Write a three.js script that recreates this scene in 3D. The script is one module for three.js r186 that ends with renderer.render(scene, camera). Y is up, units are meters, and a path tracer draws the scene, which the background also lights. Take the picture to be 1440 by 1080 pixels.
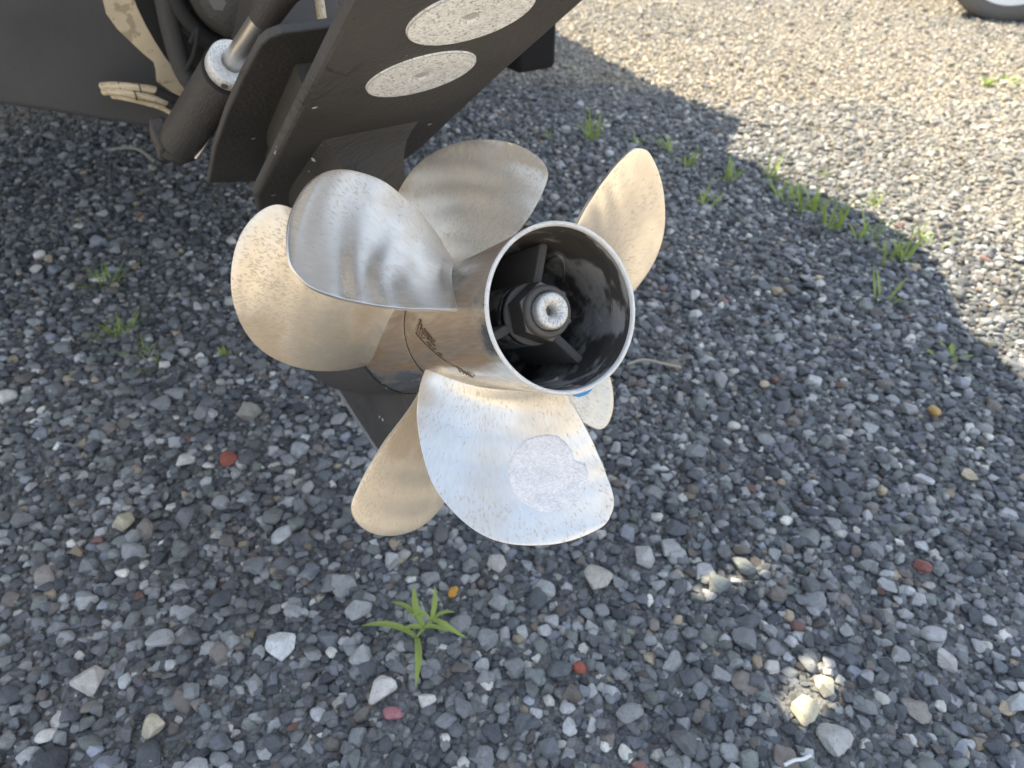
import * as THREE from 'three';
import { mergeGeometries } from 'three/addons/utils/BufferGeometryUtils.js';
import { RoundedBoxGeometry } from 'three/addons/geometries/RoundedBoxGeometry.js';
import { FontLoader } from 'three/addons/loaders/FontLoader.js';
import { TextGeometry } from 'three/addons/geometries/TextGeometry.js';

// ---------------------------------------------------------------- camera, sky, sun, exposure
const V = (x, y, z) => new THREE.Vector3(x, y, z);
const scene = new THREE.Scene();
const EYE = 0.78, PITCH = THREE.MathUtils.degToRad(38), FOCAL = 999;      // photograph: 1440 x 1080 pixels
const camera = new THREE.PerspectiveCamera(2 * Math.atan(540 / FOCAL) * 180 / Math.PI, 4 / 3, 0.02, 200);
camera.position.set(0, EYE, 0);
camera.rotation.set(-PITCH, 0, 0);
camera.focus = 0.47;
camera.userData.fStop = 10.5;
camera.updateMatrixWorld();

// boat axes on the ground: bow (forward) and starboard; the stern drive's open hub end stands at RIM
const RIM = V(0.0324, 0.5463, -0.3753);
const AFT = V(0.4471, 0.5532, 0.7028).normalize(), STB = V(0.844, 0, -0.537).normalize();
const DUP = new THREE.Vector3().crossVectors(AFT, STB).normalize();       // the drive's own up
const BOW = V(-0.537, 0, -0.844).normalize();
const toSun = V(0, 1, 0).addScaledVector(BOW, 0.72).addScaledVector(STB, -0.24).normalize();

function rng(seed) { let s = seed >>> 0; return () => { s = (s + 0x6D2B79F5) >>> 0; let t = s; t = Math.imul(t ^ (t >>> 15), t | 1); t ^= t + Math.imul(t ^ (t >>> 7), t | 61); return ((t ^ (t >>> 14)) >>> 0) / 4294967296; }; }
function hash2(x, y, s) { let h = Math.imul(x, 374761393) ^ Math.imul(y, 668265263) ^ Math.imul(s, 2246822519); h = Math.imul(h ^ (h >>> 13), 1274126177); return ((h ^ (h >>> 16)) >>> 0) / 4294967296; }
function vnoise(x, y, per, s) {                                            // tiles every `per` cells when per > 0
  const xi = Math.floor(x), yi = Math.floor(y), fx = x - xi, fy = y - yi, w = per ? (k) => ((k % per) + per) % per : (k) => k;
  const u = fx * fx * (3 - 2 * fx), v = fy * fy * (3 - 2 * fy);
  const a = hash2(w(xi), w(yi), s), b = hash2(w(xi + 1), w(yi), s), c = hash2(w(xi), w(yi + 1), s), d = hash2(w(xi + 1), w(yi + 1), s);
  return a + (b - a) * u + (c - a) * v + (a - b - c + d) * u * v;
}
function fbm(x, y, per, s, oct = 4) { let r = 0, a = 0.5, t = 0; for (let i = 0; i < oct; i++) { r += a * vnoise(x, y, per, s + i); t += a; a *= 0.5; x *= 2; y *= 2; per *= 2; } return r / t; }
const sstep = (a, b, x) => { const t = Math.min(1, Math.max(0, (x - a) / (b - a))); return t * t * (3 - 2 * t); };
const mixc = (a, b, t) => [a[0] + (b[0] - a[0]) * t, a[1] + (b[1] - a[1]) * t, a[2] + (b[2] - a[2]) * t];

{ // a clear, slightly hazy summer sky with a few soft clouds
  const W = 512, Hh = 256, data = new Float32Array(W * Hh * 4);
  for (let j = 0; j < Hh; j++) for (let i = 0; i < W; i++) {
    const el = (j + 0.5) / Hh * Math.PI - Math.PI / 2, az = (i + 0.5) / W * 2 * Math.PI;
    const y = Math.sin(el), up = Math.max(0, y);
    let c = mixc([0.87, 0.93, 0.99], [0.36, 0.50, 0.755], Math.pow(up, 0.58));
    if (y < 0) c = [0.5, 0.5, 0.48];
    else {
      const cl = sstep(0.5, 0.74, fbm(i / W * 12, el * 5 + 3, 12, 71, 5)) * sstep(0.05, 0.3, up);
      c = mixc(c, [1.28, 1.27, 1.25], cl * 0.75);
    }
    const k = (j * W + i) * 4; data[k] = c[0]; data[k + 1] = c[1]; data[k + 2] = c[2]; data[k + 3] = 1;
  }
  const sky = new THREE.DataTexture(data, W, Hh, THREE.RGBAFormat, THREE.FloatType);
  sky.mapping = THREE.EquirectangularReflectionMapping; sky.magFilter = THREE.LinearFilter; sky.minFilter = THREE.LinearFilter; sky.needsUpdate = true;
  scene.background = sky; scene.environment = sky;
  scene.backgroundIntensity = 0.72; scene.environmentIntensity = 0.72;
}
const sun = new THREE.DirectionalLight(new THREE.Color(1.0, 0.88, 0.67), 5.0);
sun.position.copy(toSun).multiplyScalar(12); sun.castShadow = true; sun.shadow.radius = 1;
sun.shadow.mapSize.set(4096, 4096);
Object.assign(sun.shadow.camera, { left: -7, right: 7, top: 7, bottom: -7, near: 0.5, far: 30 });
scene.add(sun); scene.add(sun.target);
const renderer = new THREE.WebGLRenderer({ antialias: true });
renderer.shadowMap.enabled = true;
renderer.toneMapping = THREE.LinearToneMapping;
renderer.toneMappingExposure = 2.3;

// ---------------------------------------------------------------- helpers
const taken = {};
function numbered(name) { const n = taken[name] || 0; taken[name] = n + 1; return n ? name + '_' + String(n).padStart(3, '0') : name; }
function shade(o) { o.traverse((c) => { if (c.isMesh) { c.castShadow = true; c.receiveShadow = true; } }); return o; }
function tag(o, label, category, group) { o.userData.label = label; o.userData.category = category; if (group) o.userData.group = group; return o; }
function thing(name, label, category, group) { const g = new THREE.Group(); g.name = numbered(name); scene.add(g); return tag(g, label, category, group); }
function part(name, geo, mat, parent, label) { const m = new THREE.Mesh(geo, mat); m.name = name; if (label) m.userData.label = label; parent.add(m); return m; }
function topMesh(name, geo, mat, label, category, group) { const m = new THREE.Mesh(geo, mat); m.name = numbered(name); scene.add(m); return tag(m, label, category, group); }
// a pixel of the photograph is a direction; the distance comes from what the thing touches
function ray(px, py) { return V((px - 720) / FOCAL, -(py - 540) / FOCAL, -1).applyAxisAngle(V(1, 0, 0), -PITCH); }
function at(px, py, depth) { return ray(px, py).multiplyScalar(depth).add(camera.position); }
function onGround(px, py, y = 0) { const r = ray(px, py); return r.multiplyScalar((y - EYE) / r.y).add(camera.position); }
function hull(F, S, y) { return V(RIM.x, 0, RIM.z).addScaledVector(BOW, F).addScaledVector(STB, S).setY(y); }
function onTransom(px, py, F) { const r = ray(px, py), t = (F + RIM.clone().sub(camera.position).setY(0).dot(BOW)) / r.dot(BOW); return r.multiplyScalar(t).add(camera.position); }
const driveM = new THREE.Matrix4().makeBasis(STB, DUP, AFT).setPosition(RIM), driveInv = driveM.clone().invert();
const boatM = new THREE.Matrix4().makeBasis(STB, V(0, 1, 0), BOW.clone().negate()).setPosition(V(RIM.x, 0, RIM.z)), boatInv = boatM.clone().invert();
function poseDrive(g) { driveM.decompose(g.position, g.quaternion, g.scale); g.scale.set(1, 1, 1); return g; }
function poseBoat(g) { boatM.decompose(g.position, g.quaternion, g.scale); g.scale.set(1, 1, 1); return g; }
const inDrive = (p) => p.clone().applyMatrix4(driveInv), inBoat = (p) => p.clone().applyMatrix4(boatInv);
function between(geo, a, b) { // geometry along y from 0 to 1 metre-less: place from a to b
  const d = b.clone().sub(a), q = new THREE.Quaternion().setFromUnitVectors(V(0, 1, 0), d.clone().normalize());
  geo.applyQuaternion(q); geo.translate(a.x, a.y, a.z); return geo;
}
function rod(a, b, r, seg = 28, r2 = r) { const L = a.distanceTo(b), g = new THREE.CylinderGeometry(r2, r, L, seg, 1); g.translate(0, L / 2, 0); return between(g, a, b); }
function latheAlong(a, dir, prof, seg = 48) { const g = new THREE.LatheGeometry(prof.map((p) => new THREE.Vector2(p[0], p[1])), seg); return between(g, a, a.clone().add(dir)); }
function latheZ(prof, seg = 96) { const g = new THREE.LatheGeometry(prof.map((p) => new THREE.Vector2(p[0], p[1])), seg); g.rotateX(Math.PI / 2); return g; }
function tube(pts, r, seg = 40, rs = 10) { return new THREE.TubeGeometry(new THREE.CatmullRomCurve3(pts), seg, r, rs, false); }

// ---------------------------------------------------------------- textures
const l2s = (v) => { v = Math.min(1, Math.max(0, v)); return 255 * (v <= 0.0031308 ? v * 12.92 : 1.055 * Math.pow(v, 1 / 2.4) - 0.055); };
function tex(size, fn, srgb) {
  const d = new Uint8Array(size * size * 4);
  for (let j = 0; j < size; j++) for (let i = 0; i < size; i++) {
    const c = fn(i, j), k = (j * size + i) * 4;
    for (let q = 0; q < 3; q++) d[k + q] = srgb ? l2s(c[q]) : Math.min(255, Math.max(0, c[q] * 255));
    d[k + 3] = 255;
  }
  const t = new THREE.DataTexture(d, size, size, THREE.RGBAFormat);
  t.wrapS = t.wrapT = THREE.RepeatWrapping; t.magFilter = THREE.LinearFilter; t.minFilter = THREE.LinearMipmapLinearFilter; t.generateMipmaps = true; t.anisotropy = 8;
  if (srgb) t.colorSpace = THREE.SRGBColorSpace; t.needsUpdate = true; return t;
}
function dashes(size, seed, n, len, wid, spread, mask) { // dried-spray dashes: coverage 0..1, gathered where the mask is high
  const a = new Float32Array(size * size), r = rng(seed);
  for (let k = 0; k < n; k++) {
    const x = r() * size, y = r() * size; if (r() > mask(x / size, y / size)) continue;
    const ang = Math.PI / 2 + (r() - 0.5) * spread, L = len * (0.35 + r() * 1.2), w = wid * (0.5 + r()), o = 0.45 + 0.55 * r();
    for (let t = -L / 2; t <= L / 2; t += 0.7) for (let q = -w; q <= w; q += 0.7) {
      const X = Math.round(x + Math.cos(ang) * t - Math.sin(ang) * q), Y = Math.round(y + Math.sin(ang) * t + Math.cos(ang) * q);
      const m = ((Y % size) + size) % size * size + ((X % size) + size) % size, e = (1 - (2 * Math.abs(t) / L) ** 2 * 0.7) * (1 - (q / w) ** 2 * 0.6);
      a[m] = Math.max(a[m], o * e);
    }
  }
  return a;
}
function steel(seed, amount, film, base, metal, rough, size = 1024) { // stainless steel with dried spray; 1 tile = 0.25 m
  const mask = (u, v) => Math.min(1, 0.12 + 1.5 * sstep(0.46, 0.68, fbm(u * 5, v * 5, 5, seed, 3)));
  const s = dashes(size, seed, amount, 10, 1.0, 0.8, mask);
  const col = [], rm = [];
  for (let j = 0; j < size; j++) for (let i = 0; i < size; i++) {
    const u = i / size, v = j / size, k = j * size + i;
    const f = film * sstep(0.42, 0.75, fbm(u * 7, v * 7, 7, seed + 40, 4)), g = vnoise(u * 256, v * 64, 0, seed + 9);
    const sp = Math.min(1, s[k]);
    let c = mixc(base, [0.41, 0.32, 0.215], f * 0.65); c = mixc(c, [0.40, 0.29, 0.165], sp * 0.62);
    const n = 0.95 + 0.1 * g; col[k] = [c[0] * n, c[1] * n, c[2] * n];
    rm[k] = [0, Math.min(1, rough + 0.16 * fbm(u * 16, v * 16, 16, seed + 60, 3) + f * 0.2 + sp * 0.25), Math.max(0, metal - f * 0.35 - sp * 0.4)];
  }
  return { map: tex(size, (i, j) => col[j * size + i], true), rm: tex(size, (i, j) => rm[j * size + i], false) };
}
const steelA = steel(11, 6500, 0.4, [0.73, 0.705, 0.66], 0.92, 0.24), steelB = steel(23, 20000, 1.1, [0.755, 0.675, 0.55], 0.69, 0.31);
const mat = (o) => new THREE.MeshStandardMaterial(o);
const M = {};
M.rearBlade = mat({ map: steelA.map, roughnessMap: steelA.rm, metalnessMap: steelA.rm, roughness: 1, metalness: 1 });
M.frontBlade = mat({ map: steelB.map, roughnessMap: steelB.rm, metalnessMap: steelB.rm, roughness: 1, metalness: 1 });
{ // hub: polished steel with rust-brown exhaust stain, 1 tile around by 0.25 m
  const size = 1024, st = (i, j) => Math.min(1, sstep(0.44, 0.66, fbm(i / size * 8, j / size * 3, 8, 311, 5)) * 0.8 + sstep(0.55, 0.8, fbm(i / size * 40, j / size * 3, 40, 317, 3)) * 0.5);
  M.hub = mat({ map: tex(size, (i, j) => { const f = st(i, j), n = 0.88 + 0.24 * vnoise(i / 3, j / 40, 0, 5); const c = mixc([0.60, 0.585, 0.55], [0.27, 0.165, 0.08], f * 0.8); return c.map((q) => q * n); }, true),
    roughnessMap: tex(size, (i, j) => [0, 0.17 + 0.3 * st(i, j) + 0.1 * vnoise(i / 4, j / 30, 0, 8), 1 - 0.4 * st(i, j)], false), roughness: 1, metalness: 1 });
  M.hub.metalnessMap = M.hub.roughnessMap;
}
{ // inside of the hub: soot with scratches down to the metal
  const size = 512, r = rng(77), a = new Float32Array(size * size);
  for (let k = 0; k < 1300; k++) {
    let x = r() * size, y = r() * size; if (r() > 0.1 + 1.6 * sstep(0.5, 0.7, fbm(x / size * 5, y / size * 5, 5, 91, 3))) continue;
    let an = r() * 6.28; const L = 3 + r() * 14, o = 0.15 + r() * 0.5;
    for (let t = 0; t < L; t++) { x += Math.cos(an); y += Math.sin(an); an += (r() - 0.5) * 0.35; a[(((Math.round(y) % size) + size) % size) * size + ((Math.round(x) % size) + size) % size] = o; }
  }
  M.soot = mat({ map: tex(size, (i, j) => { const q = a[j * size + i], n = 0.6 + 0.8 * fbm(i / 64, j / 64, 8, 33, 4); return mixc(mixc([0.27, 0.26, 0.245], [0.055, 0.05, 0.045], sstep(0.34, 0.56, fbm(i / 30, j / 44, 0, 133, 6))).map((k) => k * n), [0.62, 0.60, 0.57], q * 0.8); }, true),
    roughnessMap: tex(size, (i, j) => [0, 0.5 + 0.4 * fbm(i / 64, j / 64, 8, 35, 4), 0], false), roughness: 0.95, metalness: 0.15 });
}
{ // dark antifouling paint with chips, pits and scuffs; 1 tile = 0.5 m
  const size = 1024, r = rng(5), chip = new Float32Array(size * size), scuff = dashes(size, 8, 2600, 46, 2.4, 2.8, (u, v) => sstep(0.5, 0.75, fbm(u * 4, v * 4, 4, 15, 3)));
  for (let k = 0; k < 170; k++) {
    const x = r() * size, y = r() * size; if (r() > 1.5 * sstep(0.52, 0.72, fbm(x / size * 6, y / size * 6, 6, 99, 3))) continue; const R = 1 + r() * r() * 7, e = 0.4 + r() * 0.6, ph = r() * 50;
    for (let dy = -R * 2; dy <= R * 2; dy++) for (let dx = -R * 2; dx <= R * 2; dx++) if (dx * dx * e + dy * dy < R * R * (0.5 + vnoise(dx * 0.35 + ph, dy * 0.35, 0, 3))) chip[((Math.round(y + dy) + size) % size) * size + ((Math.round(x + dx) + size) % size)] = 1;
  }
  const bs = (i, j) => fbm(i / 128, j / 128, 8, 17, 6);
  M.paint = mat({ map: tex(size, (i, j) => { const k = j * size + i, n = 0.72 + 0.55 * bs(i, j); let c = [0.058 * n, 0.0545 * n, 0.0515 * n]; c = mixc(c, [0.014, 0.013, 0.012], scuff[k] * 0.75); return mixc(c, [0.62, 0.60, 0.56], chip[k]); }, true),
    roughnessMap: tex(size, (i, j) => [0, 0.5 + 0.3 * bs(i, j), 0], false), bumpMap: tex(size, (i, j) => { const q = bs(i, j) * 0.6 + 0.3 * vnoise(i / 5, j / 5, 0, 4) - chip[j * size + i] * 0.3; return [q, q, q]; }, false), bumpScale: 0.0016, roughness: 1, metalness: 0 });
  M.hullPaint = M.paint.clone(); M.hullPaint.map = tex(512, (i, j) => { const n = 0.8 + 0.4 * fbm(i / 64, j / 64, 8, 57, 6); return [0.062 * n, 0.061 * n, 0.060 * n]; }, true); M.hullPaint.bumpScale = 0.0004;
}
{ // cast zinc of the anodes
  const size = 512, sp = (i, j) => fbm(i / 8, j / 8, 64, 41, 3), pit = (i, j) => sstep(0.7, 0.82, vnoise(i / 4.3, j / 4.3, 0, 47));
  M.zinc = mat({ map: tex(size, (i, j) => { const n = 0.84 + 0.5 * (sp(i, j) - 0.2) - 0.45 * pit(i, j); return [0.85 * n, 0.86 * n, 0.86 * n]; }, true), bumpMap: tex(size, (i, j) => { const q = sp(i, j) - 0.5 * pit(i, j); return [q, q, q]; }, false), bumpScale: 0.0006, roughness: 0.75, metalness: 0.1 });
  M.castAlu = mat({ map: M.zinc.map, roughness: 0.7, metalness: 0.15, color: new THREE.Color(0.92, 0.92, 0.91) });
}
M.rim = mat({ color: new THREE.Color(0.78, 0.77, 0.74), roughness: 0.5, metalness: 0.45, bumpMap: M.zinc.bumpMap, bumpScale: 0.0003 });
M.nut = mat({ color: new THREE.Color(0.13, 0.12, 0.108), roughness: 0.48, metalness: 0.5, bumpMap: M.zinc.bumpMap, bumpScale: 0.0002 });
M.shaft = mat({ map: M.zinc.map, color: new THREE.Color(0.72, 0.70, 0.66), roughness: 0.5, metalness: 0.4, bumpMap: M.zinc.bumpMap, bumpScale: 0.0002 });
M.drill = mat({ color: new THREE.Color(0.16, 0.11, 0.06), roughness: 0.8, metalness: 0.2 });
M.bore = mat({ color: new THREE.Color(0.20, 0.19, 0.175), roughness: 0.7, metalness: 0.2, bumpMap: M.zinc.bumpMap, bumpScale: 0.0005 });
M.chrome = mat({ map: steelA.map, roughness: 0.33, metalness: 0.95 });
M.black = mat({ color: new THREE.Color(0.012, 0.012, 0.012), roughness: 0.75 });
M.rubber = mat({ color: new THREE.Color(0.03, 0.029, 0.028), roughness: 0.8, bumpMap: M.zinc.bumpMap, bumpScale: 0.0006 });
{ const size = 512, n = (i, j) => fbm(i / 64, j / 64, 8, 61, 5), d = (i, j) => sstep(0.56, 0.7, fbm(i / 22, j / 22, 0, 63, 4));
  M.gelcoat = mat({ map: tex(size, (i, j) => mixc([0.64, 0.53, 0.36].map((q) => q * (0.8 + 0.4 * n(i, j))), [0.26, 0.20, 0.13], d(i, j) * 0.6), true), roughness: 0.55 }); }
M.white = mat({ color: new THREE.Color(0.78, 0.78, 0.76), roughness: 0.3 });
M.carpet = mat({ color: new THREE.Color(0.008, 0.008, 0.009), roughness: 1 });
{ const size = 256, n = (i, j) => vnoise(i / 2.1, j / 2.1, 0, 7) * 0.6 + fbm(i / 16, j / 16, 16, 9, 3) * 0.4;
  M.foam = mat({ map: tex(size, (i, j) => { const q = 0.77 + 0.4 * (n(i, j) - 0.5); return [0.90 * q, 0.90 * q, 0.92 * q]; }, true), bumpMap: tex(size, (i, j) => { const q = n(i, j); return [q, q, q]; }, false), bumpScale: 0.0006, roughness: 0.95 }); }
M.blue = mat({ color: new THREE.Color(0.03, 0.27, 0.55), roughness: 0.5 });
const leafMat = (r, g, b) => new THREE.MeshPhysicalMaterial({ color: new THREE.Color(r, g, b), roughness: 0.75, transmission: 0.35, thickness: 0, side: THREE.DoubleSide });
M.leaf = leafMat(0.36, 0.46, 0.10); M.straw = leafMat(0.30, 0.19, 0.07);
M.twig = mat({ color: new THREE.Color(0.42, 0.38, 0.30), roughness: 0.85 });

// ---------------------------------------------------------------- the gravel yard
const yard = new THREE.Group(); yard.name = 'gravel_yard'; yard.userData.kind = 'structure'; scene.add(yard);
{ const size = 1024; const g = new THREE.PlaneGeometry(90, 90, 1, 1); g.rotateX(-Math.PI / 2);
  const uv = g.attributes.uv; for (let i = 0; i < uv.count; i++) uv.setXY(i, uv.getX(i) * 60, uv.getY(i) * 60);
  const peb = (i, j) => vnoise(i / 7, j / 7, 0, 3) * 0.6 + vnoise(i / 3, j / 3, 0, 4) * 0.4;
  const m = mat({ map: tex(size, (i, j) => { const t = sstep(0.4, 0.65, fbm(i / 128, j / 128, 8, 81, 5)), p = 0.5 + 1.0 * peb(i, j); return mixc([0.44, 0.385, 0.30], [0.58, 0.49, 0.365], 0.25 + t * 0.75).map((q) => q * p); }, true),
    bumpMap: tex(size, (i, j) => { const q = peb(i, j); return [q, q, q]; }, false), bumpScale: 0.006, roughness: 0.95 });
  part('ground_sheet', g, m, yard); }

{ // dark grit, its ragged rim set near the shadow edge to brighten sunlit sand
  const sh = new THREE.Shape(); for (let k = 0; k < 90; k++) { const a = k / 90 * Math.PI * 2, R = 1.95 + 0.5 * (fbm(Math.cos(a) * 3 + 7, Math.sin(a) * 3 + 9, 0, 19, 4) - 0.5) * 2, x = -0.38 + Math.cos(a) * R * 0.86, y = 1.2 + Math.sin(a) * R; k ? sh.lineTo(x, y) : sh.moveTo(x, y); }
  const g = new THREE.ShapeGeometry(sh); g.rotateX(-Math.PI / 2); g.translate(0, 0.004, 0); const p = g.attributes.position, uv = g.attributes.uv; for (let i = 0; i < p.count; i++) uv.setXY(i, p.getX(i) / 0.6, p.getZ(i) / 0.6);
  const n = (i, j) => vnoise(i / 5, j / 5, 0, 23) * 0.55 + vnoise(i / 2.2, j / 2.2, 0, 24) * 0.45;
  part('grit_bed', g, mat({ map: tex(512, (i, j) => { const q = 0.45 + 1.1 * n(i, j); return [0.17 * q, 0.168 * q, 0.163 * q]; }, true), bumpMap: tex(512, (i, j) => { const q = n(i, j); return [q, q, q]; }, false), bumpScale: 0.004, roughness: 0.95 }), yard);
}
function stoneGeo(seed, detail, angular) { // a crushed stone: a ball cut by planes, with the cut faces' own normals
  const r = rng(seed), g0 = new THREE.IcosahedronGeometry(1, detail), pos = g0.attributes.position, planes = [];
  const np = angular ? 8 + Math.floor(r() * 4) : 13 + Math.floor(r() * 5);
  for (let k = 0; k < np; k++) { const y = 1 - 2 * (k + 0.5) / np, a = k * 2.39996 + r() * 0.9, q = Math.sqrt(1 - y * y); planes.push([V(q * Math.cos(a) + (r() - 0.5) * 0.5, y + (r() - 0.5) * 0.5, q * Math.sin(a) + (r() - 0.5) * 0.5).normalize(), angular ? 0.44 + r() * 0.42 : 0.66 + r() * 0.24]); }
  const K = angular ? 42 : 15, sc = V(1, 0.42 + r() * 0.34, 0.55 + r() * 0.4), seen = new Map(), verts = [], norms = [], index = [], uvs = [], v = V(0, 0, 0), n = V(0, 0, 0);
  for (let i = 0; i < pos.count; i++) {
    v.fromBufferAttribute(pos, i).normalize();
    const key = Math.round(v.x * 4000) + ',' + Math.round(v.y * 4000) + ',' + Math.round(v.z * 4000);
    if (!seen.has(key)) {
      let mx = 1, sum = 0; for (const [m, h] of planes) mx = Math.max(mx, m.dot(v) / h);
      n.copy(v).multiplyScalar(Math.exp(K * (1 - mx))); sum = Math.exp(K * (1 - mx));
      for (const [m, h] of planes) { const w = Math.exp(K * (m.dot(v) / h - mx)); sum += w; n.addScaledVector(m, w / h); }
      const R = 1 / (mx + Math.log(sum) / K) * (1 + 0.05 * (vnoise(v.x * 3 + 9, v.y * 3 + v.z * 2.3 + 5, 0, seed) - 0.5));
      n.set(n.x / sc.x, n.y / sc.y, n.z / sc.z).normalize();
      seen.set(key, verts.length / 3); verts.push(v.x * R * sc.x * 1.22, v.y * R * sc.y * 1.22, v.z * R * sc.z * 1.22); norms.push(n.x, n.y, n.z); uvs.push(v.x * 0.35 + v.y * 0.13 + 0.5, v.z * 0.35 + v.y * 0.13 + 0.5);
    }
    index.push(seen.get(key));
  }
  const g = new THREE.BufferGeometry(); g.setAttribute('position', new THREE.Float32BufferAttribute(verts, 3)); g.setAttribute('normal', new THREE.Float32BufferAttribute(norms, 3)); g.setAttribute('uv', new THREE.Float32BufferAttribute(uvs, 2)); g.setIndex(index); return g;
}
const stoneFine = [], stoneCoarse = [];
for (let k = 0; k < 14; k++) { stoneFine.push(stoneGeo(100 + k, 5, k % 4 !== 0)); stoneCoarse.push(stoneGeo(100 + k, 2, true)); }
const stoneMid = []; for (let k = 0; k < 14; k++) stoneMid.push(stoneGeo(100 + k, 4, k % 4 !== 0));
const stoneSpeck = tex(256, (i, j) => { const n = 0.50 + 0.7 * fbm(i / 16, j / 16, 16, 21, 4) + 0.55 * (vnoise(i / 2.2, j / 2.2, 0, 6) - 0.4) + (vnoise(i / 30 + j / 9, j / 34, 0, 12) > 0.86 ? 0.18 : 0); return [n, n, n]; }, true);
const stoneBump = tex(256, (i, j) => { const n = 0.6 * fbm(i / 16, j / 16, 16, 21, 4) + 0.4 * vnoise(i / 3, j / 3, 0, 6); return [n, n, n]; }, false);
const stoneMat = (c) => mat({ color: c || new THREE.Color(1, 1, 1), map: stoneSpeck, bumpMap: stoneBump, bumpScale: 0.0012, roughness: 0.62 });
const stoneShared = stoneMat();
const PAL = [ // linear colours of the stones and how often each shows
  [0.20, [0.150, 0.160, 0.172]], [0.24, [0.225, 0.231, 0.234]], [0.11, [0.205, 0.220, 0.205]], [0.09, [0.100, 0.108, 0.118]], [0.06, [0.225, 0.198, 0.175]],
  [0.14, [0.350, 0.354, 0.350]], [0.08, [0.480, 0.480, 0.470]], [0.04, [0.72, 0.69, 0.62]], [0.014, [0.50, 0.41, 0.29]], [0.003, [0.28, 0.16, 0.13]], [0.023, [0.33, 0.345, 0.385]]];
function stoneColour(r, x, z) {
  let q = r(), c = PAL[0][1]; for (const [w, k] of PAL) { if (q < w) { c = k; break; } q -= w; }
  const j = 0.55 + 0.75 * r() + 0.35 * r() * r(); let o = [c[0] * j, c[1] * j, c[2] * j];
  const sunLane = sstep(-0.25, 0.35, Math.hypot((x + 0.38) / 0.86, z + 1.2) - 1.75 + 0.9 * (fbm(x * 1.7 + 3, z * 1.7 + 8, 0, 29, 4) - 0.5));   // sandy ground past the shadow edge, paled partly to look sunlit
  const dustAndSun = Math.min(1, sstep(0.44, 0.70, fbm(x * 1.3 + 20, z * 1.3 + 40, 0, 51, 4)) * (0.06 + 0.5 * sunLane) + sunLane * 0.65) * (0.25 + 0.75 * r());         // sandy fines in patches, plus sunlight painted as paler stones
  return mixc(o, [0.56, 0.50, 0.395], dustAndSun * 0.78);
}
const shown = (x, z, m) => { const p = V(x, 0, z).sub(camera.position).applyAxisAngle(V(1, 0, 0), PITCH); if (p.z > -0.05) return false; const u = p.x / -p.z * FOCAL, v = -p.y / -p.z * FOCAL; return Math.abs(u) < 720 * m && Math.abs(v) < 540 * m + 40; };
const clears = []; // places kept free for the stones that are placed one by one
const notable = [ // px, py, size m, colour, label
  [322, 645, 0.030, [0.32, 0.095, 0.06], 'brick red rounded stone lying in dark gravel below the propeller blade'],
  [262, 648, 0.030, [0.62, 0.60, 0.55], 'chalky white pitted stone right beside the brick red stone'],
  [637, 832, 0.017, [0.62, 0.31, 0.05], 'bright orange pebble lying behind the green grass sprout'],
  [397, 907, 0.038, [0.66, 0.66, 0.64], 'smooth white oval stone lying among slate grey gravel'],
  [540, 971, 0.038, [0.60, 0.57, 0.52], 'blocky cream white stone in front of the green grass sprout'],
  [700, 793, 0.040, [0.46, 0.44, 0.40], 'pale pitted stone lying under the stickered propeller blade'],
  [842, 812, 0.040, [0.44, 0.41, 0.35], 'beige angular stone with a pointed top'],
  [905, 782, 0.042, [0.42, 0.41, 0.39], 'large pale grey stone with dark specks, right of the stickered blade'],
  [815, 938, 0.018, [0.36, 0.10, 0.065], 'small scarlet stone lying among dark chips'],
  [1314, 578, 0.026, [0.52, 0.33, 0.12], 'ochre orange pebble lying near the edge of the shadow'],
  [349, 581, 0.050, [0.30, 0.28, 0.23], 'long tan stone left of the lower propeller blade'],
  [173, 735, 0.036, [0.50, 0.44, 0.32], 'rough cream stone with rusty stains'],
  [1132, 997, 0.044, [0.56, 0.50, 0.36], 'pitted pale stone lit by a patch of sunlight'],
  [1160, 965, 0.034, [0.58, 0.53, 0.40], 'flat cream stone touching the sunlit pitted stone'],
  [1175, 1040, 0.040, [0.42, 0.41, 0.38], 'broad grey white stone with a blunt edge'],
  [1333, 932, 0.036, [0.45, 0.43, 0.40], 'knobbly pale stone with holes'],
  [552, 1003, 0.022, [0.40, 0.17, 0.18], 'pink two-toned pebble below the cream block of stone'],
  [1298, 795, 0.027, [0.30, 0.13, 0.11], 'dull red flat stone next to a half white red stone'],
  [126, 960, 0.038, [0.50, 0.46, 0.42], 'whitish stone with brown stained back'],
  [215, 1020, 0.028, [0.56, 0.49, 0.36], 'flat yellow cream pebble'],
];
const colorKey = (c) => new THREE.Color(c[0], c[1], c[2]);
for (const [px, py, size, col, label] of notable) {
  const p = onGround(px, py, 0.012), r = rng(px * 7 + py), g = stoneFine[Math.floor(r() * 14)];
  const m = topMesh('pebble', g, stoneMat(colorKey(col.map((q) => Math.min(0.8, q * 1.18)))), label, 'stone');
  m.scale.setScalar(size * 0.46); m.position.set(p.x, 0.009 + size * 0.12, p.z); m.rotation.set((r() - 0.5) * 0.5, r() * 6.28, (r() - 0.5) * 0.5);
  clears.push([p.x, p.z, size * 0.5]);
}
const freeOf = (x, z, s) => { for (const [a, b, R] of clears) { const d = (x - a) ** 2 + (z - b) ** 2; if (d < (R + s * 0.3) ** 2) return false; } return true; };
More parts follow.
